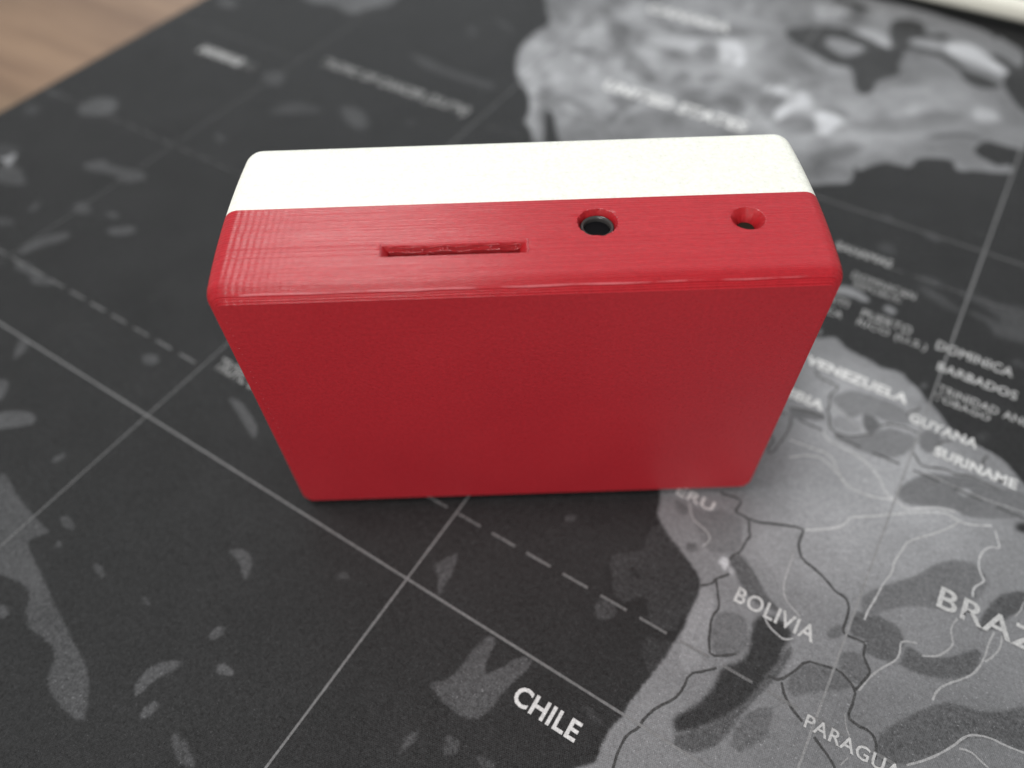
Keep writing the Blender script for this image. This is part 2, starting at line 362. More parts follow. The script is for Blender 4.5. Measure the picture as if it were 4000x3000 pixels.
SHADE=[
[0.15,[774,-104,920,48,1145,218,1201,-50,664,-402,590,-305,676,-193],0.016],
[0.33,[463,667,518,812,669,801,756,737,854,663,982,597,963,450,841,349,715,265,588,187,516,310,529,427,510,530],0.012],
[0.29,[483,163,629,229,836,381,967,415,922,312,814,203,724,156,656,148,585,144],0.01],
[0.31,[-1163,1967,-950,2316,-611,2560,-278,2533,-243,2054,60,2078,363,2255,550,2439,630,2314,435,1971,226,1741,7,1719,-223,1696,-146,1800,-523,1492,-825,1493,-1048,1757],0.014],
[0.1,[494,110,507,123,534,112,571,82,603,55,636,43,626,32,585,28,551,40,527,64,493,91]],
[0.028,[593,8,641,29,677,7,670,-32,674,-60,662,-102,654,-154,638,-196,602,-256,556,-303,541,-315,526,-283,540,-268,568,-215,575,-167,571,-140,602,-105,608,-78,596,-39]],
[0.085,[686,-18,687,-52,682,-85,671,-125,645,-198,632,-272,605,-316,570,-334,552,-339,542,-316,556,-303,602,-256,638,-196,654,-154,662,-102,674,-60,672,-33]],
[0.12,[685,-163,695,-157,699,-203,704,-217,691,-241,672,-267,664,-278,642,-272,646,-201]],
[0.13,[731,49,757,85,771,62,746,35]],
[0.105,[771,118,783,134,830,146,864,143,886,121,883,70,866,52,824,49,811,48,816,66,810,75,775,69]],
[0.13,[771,19,803,43,819,34,837,15,836,-4,822,-31,795,-18,777,-11]],
[0.13,[694,-100,704,-71,719,-36,780,-21,796,-21,820,-36,792,-60,753,-87,717,-125]],
[0.1,[884,105,904,113,925,104,978,133,1002,170,1024,184,1030,165,1026,129,989,87,932,63,880,57,889,73]],
[0.085,[1014,277,1026,317,1046,347,1086,375,1097,345,1062,291,1042,250,1019,224,1005,231]],
[0.095,[886,-100,907,-66,945,-12,973,23,998,43,1042,49,1082,71,1144,131,1162,20,1079,11,1047,-3,1024,-33,984,-88,950,-126,901,-156]],
[0.28,[522,173,536,215,612,256,618,205,642,179,609,181,619,142,622,92,573,136,535,158]],
[0.12,[390,82,411,95,421,83,412,68,396,68]],
[0.15,[772,169,823,234,863,276,911,359,973,384,1011,359,994,281,940,231,879,210,826,160,797,118]],
[0.17,[966,-135,1010,-75,1050,-57,1067,-72]],
[0.27,[440,-46,463,-48,463,3,492,4,512,-34,517,-80,530,-127,529,-165,514,-194,491,-174,481,-138]],
[0.14,[521,-29,570,-7,591,-34,603,-74,589,-109,548,-127,525,-91,517,-55]],
[0.21,[541,672,563,707,590,732,629,738,685,743,731,738,738,710,752,698,728,684,691,669,664,676,634,671,619,637,595,639,560,659]],
[0.13,[633,666,646,678,679,662,686,646,671,609,657,612,644,628]],
[0.205,[587,574,621,574,654,595,678,625,702,659,734,663,773,668,775,630,754,587,729,560,684,548,629,548,590,556]],
[0.17,[770,487,794,534,823,574,882,595,916,616,943,608,979,615,1048,640,1060,569,930,489,902,506,809,455,788,456,766,471]],
[0.17,[773,691,803,710,833,697,824,668,818,637,805,626,781,638]],
[0.17,[462,586,509,611,551,607,556,591,508,569,474,552]],
[0.28,[566,613,595,639,619,637,644,628,642,595,596,583,572,584]],
[0.3,[701,787,717,835,748,815,751,792,725,784]],
[0.14,[318,177,331,177,354,175,364,158,358,146,342,144,329,156]],
[0.17,[360,178,388,180,414,193,418,207,477,216,507,140,494,114,469,100,451,87,417,112,382,146]],
[0.12,[391,83,407,93,419,86,415,68,400,69]],
[0.14,[-927,2184,-875,2226,-791,2169,-764,2061,-797,2020,-876,2097]],
[0.14,[-738,1990,-697,2014,-612,1948,-542,1887,-532,1805,-582,1824,-637,1872,-681,1846]],
[0.13,[-655,1667,-585,1708,-520,1699,-522,1643,-562,1565,-538,1501,-571,1507,-584,1561,-568,1607,-621,1631]],
[0.18,[-963,1662,-935,1698,-905,1656,-916,1620]],
[0.15,[-1173,2163,-1120,2194,-1069,2126,-1083,2059,-1130,2079]],
[0.16,[-784,2302,-666,2311,-516,2339,-392,2422,-328,2390,-377,2318,-574,2227,-705,2219]],
[0.16,[-508,2198,-449,2243,-389,2160,-388,2098,-468,2072]],
[0.15,[-290,1899,-181,1888,-139,1840,-162,1782,-214,1796,-272,1834]],
[0.15,[-632,1385,-613,1431,-565,1424,-552,1399,-617,1360]],
[0.16,[-787,1561,-740,1579,-641,1546,-637,1503,-709,1524]],
[0.18,[-540,1561,-469,1674,-358,1694,-296,1608,-285,1564,-475,1453]],
[0.18,[-974,1907,-872,1955,-771,1928,-787,1898,-854,1901,-938,1874]],
[0.16,[-1071,2322,-1015,2328,-916,2250,-933,2205,-1012,2256]],
[0.17,[-1070,2211,-1039,2240,-953,2146,-945,2069,-1019,2038,-1024,2128]],
[0.17,[-697,2089,-630,2117,-531,2109,-532,2077,-626,2054]],
[0.17,[-410,1974,-374,2005,-333,2049,-321,1996,-363,1923]],
[0.17,[-500,1951,-452,2000,-423,1936,-446,1865,-491,1877]],
[0.19,[-269,1987,-184,2017,-153,1997,-205,1948]],
[0.12,[-840,1461,-822,1476,-777,1430,-728,1372,-687,1319,-713,1304,-761,1361,-804,1415]],
[0.32,[-1112,1752,-1132,1838,-1118,1891,-1084,2000,-1067,1931,-1079,1846,-1007,1718,-961,1614,-992,1585,-1054,1650]],
[0.42,[-925,1871,-892,1890,-849,1852,-791,1864,-762,1820,-757,1762,-794,1781,-877,1825]],
[0.55,[-452,2274,-410,2299,-362,2293,-313,2246,-281,2140,-305,2115,-356,2179,-336,2118,-360,2114]],
[0.31,[-582,2027,-497,2056,-391,2045,-448,2002,-544,1956]],
[0.31,[-1009,1998,-862,2038,-818,1997,-843,1961,-967,1944]],
[0.32,[-813,1500,-752,1545,-705,1517,-672,1439,-702,1387,-758,1424]],
[0.32,[-960,1585,-940,1616,-860,1509,-823,1403,-742,1287,-761,1276,-846,1390,-903,1493]],
[0.3,[-805,2266,-735,2282,-662,2244,-692,2192,-761,2198]],
[0.3,[-954,1749,-914,1793,-854,1745,-919,1708]],
[0.38,[-477,2636,-432,2661,-409,2601,-445,2568]],
[0.38,[-264,2109,-242,2142,-219,2095,-237,2065]],
[0.18,[-153,1953,-72,2001,-37,1972,-54,1901,-39,1828,-94,1830]],
[0.14,[133,1686,191,1763,263,1837,309,1832,278,1750,197,1661,139,1637]],
[0.175,[204,1959,305,2041,400,2109,436,2189,563,2239,555,2153,451,2036,356,1958,228,1916]],
[0.19,[-61,1838,1,1898,77,1919,125,1844,58,1771,-10,1765]],
[0.19,[11,2228,70,2236,103,2230,65,2156,22,2157]],
[0.16,[639,2441,700,2379,766,2277,757,2205,689,2232,646,2347]],
[0.17,[59,1991,134,2035,194,2011,175,1977,90,1986]],
[0.16,[170,1624,234,1682,271,1684,224,1576,204,1574]],
[0.19,[-429,1817,-374,1900,-288,1849,-189,1883,-138,1817,-238,1805,-305,1742,-393,1739]],
[0.17,[-498,2182,-458,2219,-411,2189,-388,2118,-432,2079,-478,2122]],
[0.3,[234,2255,400,2339,423,2290,288,2211]],
[0.28,[-171,2385,-30,2354,91,2328,112,2261,11,2228,-93,2275]],
[0.55,[-160,1987,-140,2049,-70,2064,-25,2078,25,2057,55,2001,37,1967,-9,1928,-15,1842,-39,1828,-58,1911,-27,1978,-65,2017]],
[0.55,[70,1939,113,1988,178,1967,195,1931,164,1901,168,1836,122,1820,113,1882]],
[0.38,[205,1880,287,1906,305,1884,245,1859]],
[0.4,[345,2147,392,2186,407,2148,361,2109]],
[0.4,[569,2290,611,2303,670,2278,673,2234,591,2186]],
[0.38,[-79,2124,-58,2136,-43,2093,-69,2078]],
[0.36,[-663,2328,-593,2399,-511,2462,-457,2400,-481,2340,-566,2337,-635,2267]],
[0.33,[-212,2802,-130,2819,-49,2797,-33,2758,-66,2683,-153,2624]],
[0.03,[-241,2486,-200,2544,-18,2644,13,2609,70,2612,138,2622,190,2594,136,2725,136,2818,225,2853,272,2819,271,2772,313,2752,340,2798,388,2781,366,2739,285,2714,243,2682,239,2622,351,2644,405,2620,464,2571,500,2539,559,2534,621,2506,636,2489,595,2440,540,2433,499,2460,474,2524,419,2559,368,2598,265,2594,247,2570,255,2491,250,2461,282,2386,252,2342,210,2279,223,2210,202,2161,162,2175,138,2237,117,2303,88,2340,31,2320,-41,2347,-108,2393,-180,2409]],
[0.22,[-65,2520,-20,2545,79,2516,105,2516,86,2449,51,2400,-2,2426,-45,2458]],
[0.32,[20,2628,35,2667,98,2673,169,2625,200,2557,147,2569,74,2600]],
[0.035,[-157,2894,-107,2889,8,2872,28,2851,-18,2800,-66,2846,-129,2826]],
[0.03,[550,2729,602,2717,663,2663,699,2676,710,2611,661,2583,638,2593,634,2638,593,2654,553,2697]],
[0.5,[369,2697,440,2767,486,2750,559,2681,637,2605,626,2573,545,2605,453,2620,386,2650]],
[0.3,[243,2682,313,2701,378,2688,386,2650,305,2632,252,2644]],
[0.05,[466,1982,488,2032,530,2073,583,2104,644,2098,644,2078,588,2078,535,2047,494,2010]],
[0.12,[646,2067,687,2075,727,2067,739,2054,732,2000,685,1987,660,1996]],
[0.16,[751,2042,792,2089,805,2012,768,2001]],
[0.14,[581,2021,608,2033,617,2018,590,1998]],
[0.19,[524,1999,538,2016,551,1979,535,1961]],
[0.02,[1027,526,1037,544,1062,557,1067,528,1042,515]],
[0.55,[472,87,486,100,495,88,498,63,477,77]],
[0.42,[498,85,513,77,518,63,505,63]],
[0.33,[893,556,907,575,927,573,925,558,904,542]],
[0.36,[550,558,565,572,580,561,577,536,558,540]]]
RIV=[
[0.36,0.62,[497,487,549,492,589,497,611,488,623,469,642,444,670,429,702,428,737,435,764,449,782,449,805,439,836,465,869,486,905,494]],
[0.36,0.62,[515,435,552,467,577,475,601,470,620,460,631,452]],
[0.36,0.62,[557,563,576,539,611,534,649,534,680,523,706,509,730,488,748,460,772,450]],
[0.36,0.62,[611,258,648,281,686,314,692,330,696,351,731,372,791,419,821,442,883,481,905,475,927,472,953,483,984,500]],
[0.33,0.5,[917,473,905,447,867,400,825,355,823,322,814,290,819,262,808,225,804,180,797,143,797,118]],
[0.33,0.5,[994,492,1003,470,1014,449,991,444,977,413,979,378,992,356,1000,348,980,318,985,296]],
[0.33,0.5,[613,188,616,149,617,115,626,82,646,65,666,57,675,51]],
[0.33,0.5,[830,-37,839,-2,857,35,880,68,881,91,876,108,883,118,907,127]],
[0.33,0.5,[967,228,960,203,963,185,974,165,962,138,947,118,922,105]],
[0.33,0.5,[1041,238,1035,206,1035,172,1026,129,1007,102,982,76,966,51,963,25]],
[0.33,0.5,[1056,239,1059,210,1049,181,1037,162]],
[0.33,0.5,[950,-126,985,-91,1018,-44,1032,-15,1046,0,1076,12,1102,12,1146,19]],
[0.33,0.5,[1029,-41,1050,-34,1072,-43,1085,-47]],
[0.33,0.5,[354,183,361,172,370,158,383,146,402,141,420,135,433,126,435,112,426,92]],
[0.33,0.5,[610,10,625,-5,646,-12,664,-16,680,-2]],
[0.26,0.35,[812,567,863,566,915,562,963,567,1053,579]],
[0.26,0.35,[555,647,586,641,617,624,640,614,666,610]],
[0.26,0.35,[1082,344,1080,318,1071,296]],
[0.26,0.35,[820,-97,830,-121,840,-132,842,-140]],
[0.26,0.35,[850,-172,841,-194]],
[0.26,0.35,[609,181,615,203]]]
BOR=[
[0.05,0.55,[406,256,413,248,438,256,462,255,458,228,457,219,492,220,502,193,513,176,508,160,507,127,496,113,493,96]],
[0.05,0.55,[492,220,511,220,551,238,613,264,613,243,616,208,637,184,668,177,697,165,723,149,744,147,759,135,764,101,764,73,770,65,792,67,815,70,815,43,827,28,839,16,836,-4,824,-37]],
[0.05,0.55,[462,4,482,19,484,37,498,52,506,64]],
[0.05,0.55,[484,37,501,9,518,-22,513,-46,516,-69,529,-108,542,-131,567,-115,588,-98]],
[0.05,0.55,[660,-106,686,-103,704,-71,718,-34,748,-25,785,-17,807,-26,825,-40,827,-64,825,-100,847,-104,871,-102,888,-112,895,-147]],
[0.05,0.55,[689,-103,704,-126,727,-144,752,-156]],
[0.05,0.55,[781,-172,807,-186,826,-197,841,-213]],
[0.05,0.55,[564,-148,547,-166,519,-190,521,-226,514,-256,492,-283,478,-320,478,-341,462,-364,461,-396,470,-445]],
[0.11,0.6,[480,743,498,724,525,723,551,725,550,711,540,684,547,655,554,642,546,630,559,617,570,583,586,569,621,574,653,598,675,616]],
[0.11,0.6,[682,651,697,668,720,674,745,682,771,678]],
[0.11,0.6,[734,715,732,734,752,751,755,765]],
[0.11,0.6,[777,612,792,592,808,583,838,597,862,605,881,599,913,618,934,613,961,615,979,612]],
[0.11,0.6,[820,662,833,688,849,698]],
[0.11,0.6,[933,656,930,684,937,699]],
[0.11,0.6,[475,559,487,526,481,472,472,417,459,431,466,468,446,478]],
[0.11,1.0,[463,583,512,601,552,604]],
[0.1,0.5,[-914,1517,-737,1478,-603,1495,-500,1405,-396,1357,-331,1310]],
[0.1,0.5,[-174,961,-130,1003,-91,1057]],
[0.1,0.5,[255,780,264,744]]]

# The flat print: every traced patch is inked into one fine sheet, soft-edged as the dye is
RES = 0.00035
GX0, GY0, GX1, GY1 = X0 + 0.0006, Y0 + 0.0006, 0.128, 0.300
NX = int((GX1 - GX0) / RES); NY = int((GY1 - GY0) / RES)
INK = np.full((NY, NX), 0.0165, np.float32)
def inside(P, ix0, ix1, iy0, iy1):
    xs = (GX0 + (np.arange(ix0, ix1) + 0.5) * RES).astype(np.float64); ys = GY0 + (np.arange(iy0, iy1) + 0.5) * RES
    M = np.zeros((iy1 - iy0, ix1 - ix0), bool)
    A = np.array(P); Bp = np.roll(A, -1, 0)
    for r, y in enumerate(ys):
        k = (A[:, 1] > y) != (Bp[:, 1] > y)
        if not k.any(): continue
        xc = A[k, 0] + (y - A[k, 1]) / (Bp[k, 1] - A[k, 1]) * (Bp[k, 0] - A[k, 0])
        M[r] = (np.searchsorted(np.sort(xc), xs) % 2) == 1
    return M
def blur(M, sig):
    if sig < 0.3: return M
    n = int(3 * sig) + 1; k = np.exp(-0.5 * (np.arange(-n, n + 1) / sig) ** 2); k = (k / k.sum()).astype(np.float32)
    for ax in (0, 1):
        out = np.zeros_like(M)
        for q, w in zip(range(-n, n + 1), k):
            out += w * np.roll(M, q, ax)
        M = out
    return M
def ink(P, tone, sig_mm, clip=None):
    s = sig_mm / 1000 / RES; pad = int(3 * s) + 3
    xs = [q[0] for q in P]; ys = [q[1] for q in P]
    ix0 = max(int((min(xs) - GX0) / RES) - pad, -pad); ix1 = min(int((max(xs) - GX0) / RES) + pad, NX + pad)
    iy0 = max(int((min(ys) - GY0) / RES) - pad, -pad); iy1 = min(int((max(ys) - GY0) / RES) + pad, NY + pad)
    if ix1 <= ix0 or iy1 <= iy0: return
    M = blur(inside(P, ix0, ix1, iy0, iy1).astype(np.float32), s)
    a0, a1, b0, b1 = max(ix0, 0), min(ix1, NX), max(iy0, 0), min(iy1, NY)
    if a1 <= a0 or b1 <= b0: return
    M = M[b0 - iy0:b1 - iy0, a0 - ix0:a1 - ix0]
    if clip is not None: M = M * clip[b0:b1, a0:a1]
    INK[b0:b1, a0:a1] += M * (tone - INK[b0:b1, a0:a1])
def cy(P): return sum(q[1] for q in P) / len(P)
for t, f in SEA:
    P = pts(f); ink(rough(chaikin(P, True, 1), 0.00008), t * 0.80, 0.6 if cy(P) > 0.04 else 0.16)
BEFORE = INK.copy()
for t, f in LAND:
    P = pts(f); ink(rough(chaikin(P, True, 1), 0.00010), t * 0.84, 0.18)
LANDMASK = np.clip((INK - BEFORE) / 0.12, 0, 1); del BEFORE
for e in SHADE:
    t, f = e[0], e[1]; P = pts(f); far = cy(P) > 0.110
    water = t < 0.045
    sig = e[2] * 400 if len(e) > 2 else (0.4 if water else 0.75 if far else 0.20)
    if far and not water and t < 0.235: t = 0.27 + (t - 0.27) * 0.85
    if not far and len(e) < 3: t *= 0.88
    ink(chaikin(P, True, 2), t, sig, None if water else LANDMASK)
# cloudy hill shading of the northern continent, as printed
rs = np.random.RandomState(5)
def clouds(cell):
    gy, gx = NY // cell + 3, NX // cell + 3
    G = rs.rand(gy, gx).astype(np.float32)
    yy = np.arange(NY) / cell; xx = np.arange(NX) / cell
    y0 = yy.astype(int); x0 = xx.astype(int); fy = (yy - y0); fx = (xx - x0)
    fy = (fy * fy * (3 - 2 * fy))[:, None]; fx = (fx * fx * (3 - 2 * fx))[None, :]
    return (G[np.ix_(y0, x0)] * (1 - fy) * (1 - fx) + G[np.ix_(y0 + 1, x0)] * fy * (1 - fx) + G[np.ix_(y0, x0 + 1)] * (1 - fy) * fx + G[np.ix_(y0 + 1, x0 + 1)] * fy * fx)
CL = (clouds(30) + 0.6 * clouds(14) + 0.35 * clouds(6)) / 1.95 - 0.5
ymm = (GY0 + np.arange(NY) * RES)[:, None]; xmm = (GX0 + np.arange(NX) * RES)[None, :]
north = np.clip((ymm - 0.10) / 0.05, 0, 1) * (0.35 + 0.65 * np.clip((0.045 - xmm) / 0.04, 0, 1))
INK *= 1 + LANDMASK * north * CL * 1.35
INK *= 1 + (1 - LANDMASK) * ((clouds(50) + 0.7 * clouds(20) + 0.4 * clouds(8)) / 2.1 - 0.5) * 0.45

def spaced(parts):
    out = []
    for a, b, st in parts: out += list(np.arange(a, b - st * 0.5, st))
    return np.array(out + [parts[-1][1]])
gx = spaced([(X0 + 0.0007, -0.125, 0.0008), (-0.125, 0.128, 0.00038), (0.128, X1 - 0.0007, 0.006)])
gy = spaced([(Y0 + 0.0007, 0.075, 0.00038), (0.075, 0.300, 0.0007), (0.300, Y1 - 0.0007, 0.006)])
nx, ny = len(gx), len(gy)
fxx = np.clip((gx - GX0) / RES - 0.5, 0, NX - 1.001); fyy = np.clip((gy - GY0) / RES - 0.5, 0, NY - 1.001)
ax, ay = fxx.astype(int), fyy.astype(int); wx = (fxx - ax)[None, :]; wy = (fyy - ay)[:, None]
val = INK[np.ix_(ay, ax)] * (1 - wy) * (1 - wx) + INK[np.ix_(ay + 1, ax)] * wy * (1 - wx) + INK[np.ix_(ay, ax + 1)] * (1 - wy) * wx + INK[np.ix_(ay + 1, ax + 1)] * wy * wx
val[:, gx > 0.1281] = 0.0165; val[gy > 0.3, :] = 0.0165
co = np.zeros((ny, nx, 3), np.float32); co[..., 0] = gx[None, :]; co[..., 1] = gy[:, None]; co[..., 2] = MT + 0.000004
idx = np.arange(nx * ny).reshape(ny, nx)
q = np.stack([idx[:-1, :-1], idx[:-1, 1:], idx[1:, 1:], idx[1:, :-1]], -1).reshape(-1, 4).astype(np.int32)
me = bpy.data.meshes.new('printed_cloth')
me.vertices.add(nx * ny); me.vertices.foreach_set('co', co.ravel())
me.loops.add(q.size); me.loops.foreach_set('vertex_index', q.ravel())
me.polygons.add(len(q)); me.polygons.foreach_set('loop_start', np.arange(0, q.size, 4, dtype=np.int32))
me.update(calc_edges=True)
ca = me.color_attributes.new('ink', 'FLOAT_COLOR', 'POINT')
cc = np.ones((ny * nx, 4), np.float32); v_ = val.ravel(); cc[:, 0] = v_; cc[:, 1] = v_ * 1.012; cc[:, 2] = v_ * 1.055
ca.data.foreach_set('color', cc.ravel())
me.materials.append(M_INK)
sheet = bpy.data.objects.new('printed_cloth', me); COL.objects.link(sheet); sheet.parent = mat_root
sheet['label'] = 'printed map on the upper face of the mat'
LAYER[0] = 30

for t, w, f in RIV:
    p = Print(); p.line(chaikin(pts(f), False, 2), w / 1150, t * (1.25 if cy(pts(f)) > 0.02 else 0.98), 0.18); p.build('river_line', M_INK)
for t, w, f in BOR:
    p = Print(); p.line(rough(chaikin(pts(f), False, 1), 0.00008), w / 1000, t, 0.18); p.build('border_line', M_INK)

# graticule: meridians every 88.8 mm, parallels, dashed tropics and equator
for xm, tn in ((-188.1, .13), (-99.4, .20), (-11.5, .29), (77.3, .34), (166.1, .25), (254.9, .25), (343.7, .25)):
    n = 60; p = Print(); p.line([(xm / 1000, (-129 + i * (458 / n)) / 1000) for i in range(n + 1)], 0.00054, tn, 0.1, next_z(8)); p.build('grid_line', M_GRID)
for ym, x00 in ((-33.5, -264.5), (147.4, 8.0)):
    n = 120; p = Print(); p.line([((x00 + i * ((735 - x00) / n)) / 1000, ym / 1000) for i in range(n + 1)], 0.00058, 0.27 if ym < 0 else 0.2, 0.1, next_z(8)); p.build('grid_line', M_GRID)
for ym, skip, off in ((-13.65, (-95.5, -60), 0.0), (55.9, None, 2.0), (125.4, (-181, -104), 4.0)):
    tn = 0.22 if ym < 0 else 0.13
    xd = -264.5 + off
    z = next_z(8)
    while xd < 420:
        if not (skip and xd + 6.6 > skip[0] and xd < skip[1]):
            p = Print(); p.line([(xd / 1000, ym / 1000), ((xd + 3.3) / 1000, ym / 1000), ((xd + 6.6) / 1000, ym / 1000)], 0.00066, tn, 0.08, z); p.build('tropic_dash', M_GRID)
        xd += 9.75

# lettering: (text, baseline x, baseline y, width, cap height) in millimetres on the mat
WORDS = [
 ('CHILE', 23.0, -43.4, 14.9, 4.1, .62, .010), ('BOLIVIA', 53.7, 0.9, 18.0, 3.9, .50, .002), ('BRAZIL', 92.0, 23.2, 27.5, 5.6, .46, .0),
 ('PARAGUAY', 75.6, -16.3, 21.4, 2.9, .46, .0), ('PERU', 28.4, 18.9, 12.6, 2.9, .55, .01), ('VENEZUELA', 44.6, 75.6, 27.6, 3.2, .68, .03),
 ('COLOMBIA', 27.0, 61.9, 27.0, 3.2, .68, .03), ('GUYANA', 74.0, 70.4, 16.8, 3.2, .62, .015), ('SURINAME', 81.9, 63.2, 19.5, 3.0, .66, .03),
 ('DOMINICA', 73.9, 99.4, 20.1, 3.5, .42, .01), ('BARBADOS', 76.0, 91.8, 20.4, 3.2, .42, .01), ('TRINIDAD AND', 78.0, 84.1, 23.4, 2.9, .38, .0),
 ('TOBAGO', 77.7, 80.9, 14.1, 2.4, .38, .0), ('PUERTO', 52.5, 100.8, 14.2, 3.4, .34, .0), ('RICO (U.S.)', 52.4, 97.1, 19.5, 2.7, .34, .0),
 ('DOMINICAN', 45.5, 115.2, 18.6, 3.2, .33, .0), ('REPUBLIC', 47.0, 111.9, 14.0, 2.6, .30, .0), ('BAHAMAS', 37.2, 125.6, 17.2, 3.6, .36, .01),
 ('HAITI', 39.0, 102.0, 9.2, 3.2, .34, .0), ('JAMAICA', 34.0, 96.9, 14.0, 2.9, .36, .0), ('UNITED STATES', -69.5, 170.0, 59.0, 6.4, .8, .03),
 ('CANADA', -82.0, 235.2, 38.5, 6.4, .72, .03), ('TROPIC OF CANCER (23.5\u00b0N)', -179.2, 126.9, 74.0, 5.4, .23, .04),
 ('HAWAII', -231.5, 108.7, 24.0, 5.0, .36, .07), ('(U.S.)', -207.0, 109.0, 7.0, 4.6, .2, .0), ('TROPIC OF CAPRICORN', -96.2, -12.2, 36.0, 4.4, .26, .015),
 ('MEXICO', -66.0, 121.0, 24.0, 3.6, .5, .01), ('CUBA', 12.0, 118.5, 10.0, 2.6, .38, .0), ('ECUADOR', 22.0, 48.0, 13.0, 2.6, .45, .0), ('ARGENTINA', 40.0, -62.0, 30.0, 3.8, .5, .0),
]
def lettering(text, x, y, w, h, tone, bold):
    cu = bpy.data.curves.new('lettering', 'FONT'); cu.body = text; cu.size = 1.0; cu.offset = bold + 0.014; cu.resolution_u = 3
    cu.space_character = 1.06
    tmp = bpy.data.objects.new('lettering_tmp', cu); COL.objects.link(tmp)
    dg = bpy.context.evaluated_depsgraph_get()
    me = bpy.data.meshes.new_from_object(tmp.evaluated_get(dg))
    bpy.data.objects.remove(tmp); bpy.data.curves.remove(cu)
    xs = [v.co.x for v in me.vertices]
    x0, x1 = min(xs), max(xs); ys = [v.co.y for v in me.vertices]
    cap = 0.73
    z = next_z()
    flip = me.polygons[0].normal.z < 0
    for v in me.vertices:
        v.co = ((x + (v.co.x - x0) / (x1 - x0) * w) / 1000 + random.uniform(-3e-5, 3e-5), (y + v.co.y / cap * h) / 1000 + random.uniform(-3e-5, 3e-5), z)
    if flip: me.flip_normals()
    me.materials.clear(); me.materials.append(M_INK)
    ca = me.color_attributes.new('ink', 'FLOAT_COLOR', 'POINT')
    ca.data.foreach_set('color', [tone, tone, tone * 1.0, 1.0] * len(me.vertices))
    me.name = 'lettering'
    o = bpy.data.objects.new('lettering', me); COL.objects.link(o); o.parent = mat_root
    o['label'] = 'printed word ' + text
for wd in WORDS: lettering(*wd)

# ---------------------------------------------------------------- the printed case
M_GLOSS = plastic('red_melted_plastic', (0.34, 0.008, 0.014), (0.42, 0.014, 0.020), 0.0, 0.0, 0.2, 0.45)
HW, H, RAD = 0.0553, 0.0729, 0.0035
SEAM, BACK, PITCH = 0.0223, 0.0437, 0.00028
case = empty('project_box', (0.0002, -0.0016, 0.00022))
tag(case, 'red 3D printed case with white lid standing upright on the map desk mat', 'case')
NT_ = 48
WOB = [random.uniform(-1, 1) for _ in range(NT_ + 1)]
def wob(i): return (WOB[i] * 0.5 + 0.5 * sin(i * 0.7)) * 0.00006
def lip(y): return 1.0 if 0.0005 < y < 0.0013 else 0.0
def bow(y):                                      # the sides bow out a little towards the seam
    u = (y - 0.003) / 0.0385
    return 0.00095 * sin(pi * min(max(u, 0.0), 1.0)) ** 0.8 if 0 < u < 1 else 0.0
def ring(inset, y, nc=17):
    """rounded rectangle in x-z at depth y"""
    r = max(RAD - inset, 0.0006); x1 = HW - inset + bow(y); z0 = inset; z1 = H - inset
    out = []
    for cx, cz, a0 in ((x1 - r, z1 - r, 0), (-x1 + r, z1 - r, 90), (-x1 + r, z0 + r, 180), (x1 - r, z0 + r, 270)):
        for i in range(nc):
            a = radians(a0 + 90 * i / (nc - 1)); out.append((cx + r * cos(a), y, cz + r * sin(a)))
        if a0 == 0:                                # vertices along the top edge
            for i in range(1, NT_): out.append(((x1 - r) + (-2 * x1 + 2 * r) * i / NT_, y, z1 + wob(i) * lip(y)))
    return out
def loft(rings):
    n = len(rings[0]); V = [v for r in rings for v in r]; F = []
    for k in range(len(rings) - 1):
        for i in range(n):
            j = (i + 1) % n
            F.append((k * n + i, k * n + j, (k + 1) * n + j, (k + 1) * n + i))
    F.append(tuple(range(n))[::-1]); F.append(tuple((len(rings) - 1) * n + i for i in range(n)))
    return V, F
def fillet(d):                                   # inset of the side wall at distance d from the face
    return 0.0 if d >= RAD else RAD - sqrt(max(RAD * RAD - (RAD - d) ** 2, 0))
def layers(y0, y1, fin):
    n = round((y1 - y0) / PITCH); P = (y1 - y0) / n; R = []
    for k in range(n):
        ins = max(fin(y0 + (k + 0.5) * P), 0.0)
        ins = min(ins, RAD * 0.86) + random.uniform(-1, 1) * 0.000007
        g = 0.000048 if fin(0.0) < 1 and ins < 0.0009 else 0.000035
        for t, d in ((0.0, g), (0.22, g * 0.35), (0.5, 0.0), (0.78, g * 0.35)): R.append(ring(ins + d, y0 + (k + t) * P))
        R.append(ring(ins + g, y0 + (k + 0.999) * P))
    return R
def lid_fillet(d):
    R = 0.0046
    return 0.0 if d >= R else R - sqrt(max(R * R - (R - d) ** 2, 0))
def bed_fillet(d):
    if d < 0.00028: return 0.00215
    if d < 0.00056: return 0.00175
    if d < 0.00084: return 0.00142
    return fillet(d) - 0.00012 * max(0.0, 1 - (d - 0.00084) / 0.0006)
V, F = loft(layers(0.0, SEAM, bed_fillet))
body = mesh_obj('case_body', V, F, M_RED, case)
body['label'] = 'red printed main shell'
V, F = loft(layers(SEAM + 0.00004, BACK, lambda y: lid_fillet(BACK - y) + 0.00004))
lid = mesh_obj('case_lid', V, F, M_WHITE, case, True)
lid['label'] = 'white printed lid'
for o in (lid,):
    bm = bmesh.new(); bm.from_mesh(o.data); bmesh.ops.recalc_face_normals(bm, faces=bm.faces); bm.to_mesh(o.data); bm.free()
    o.data.set_sharp_from_angle(angle=radians(62))

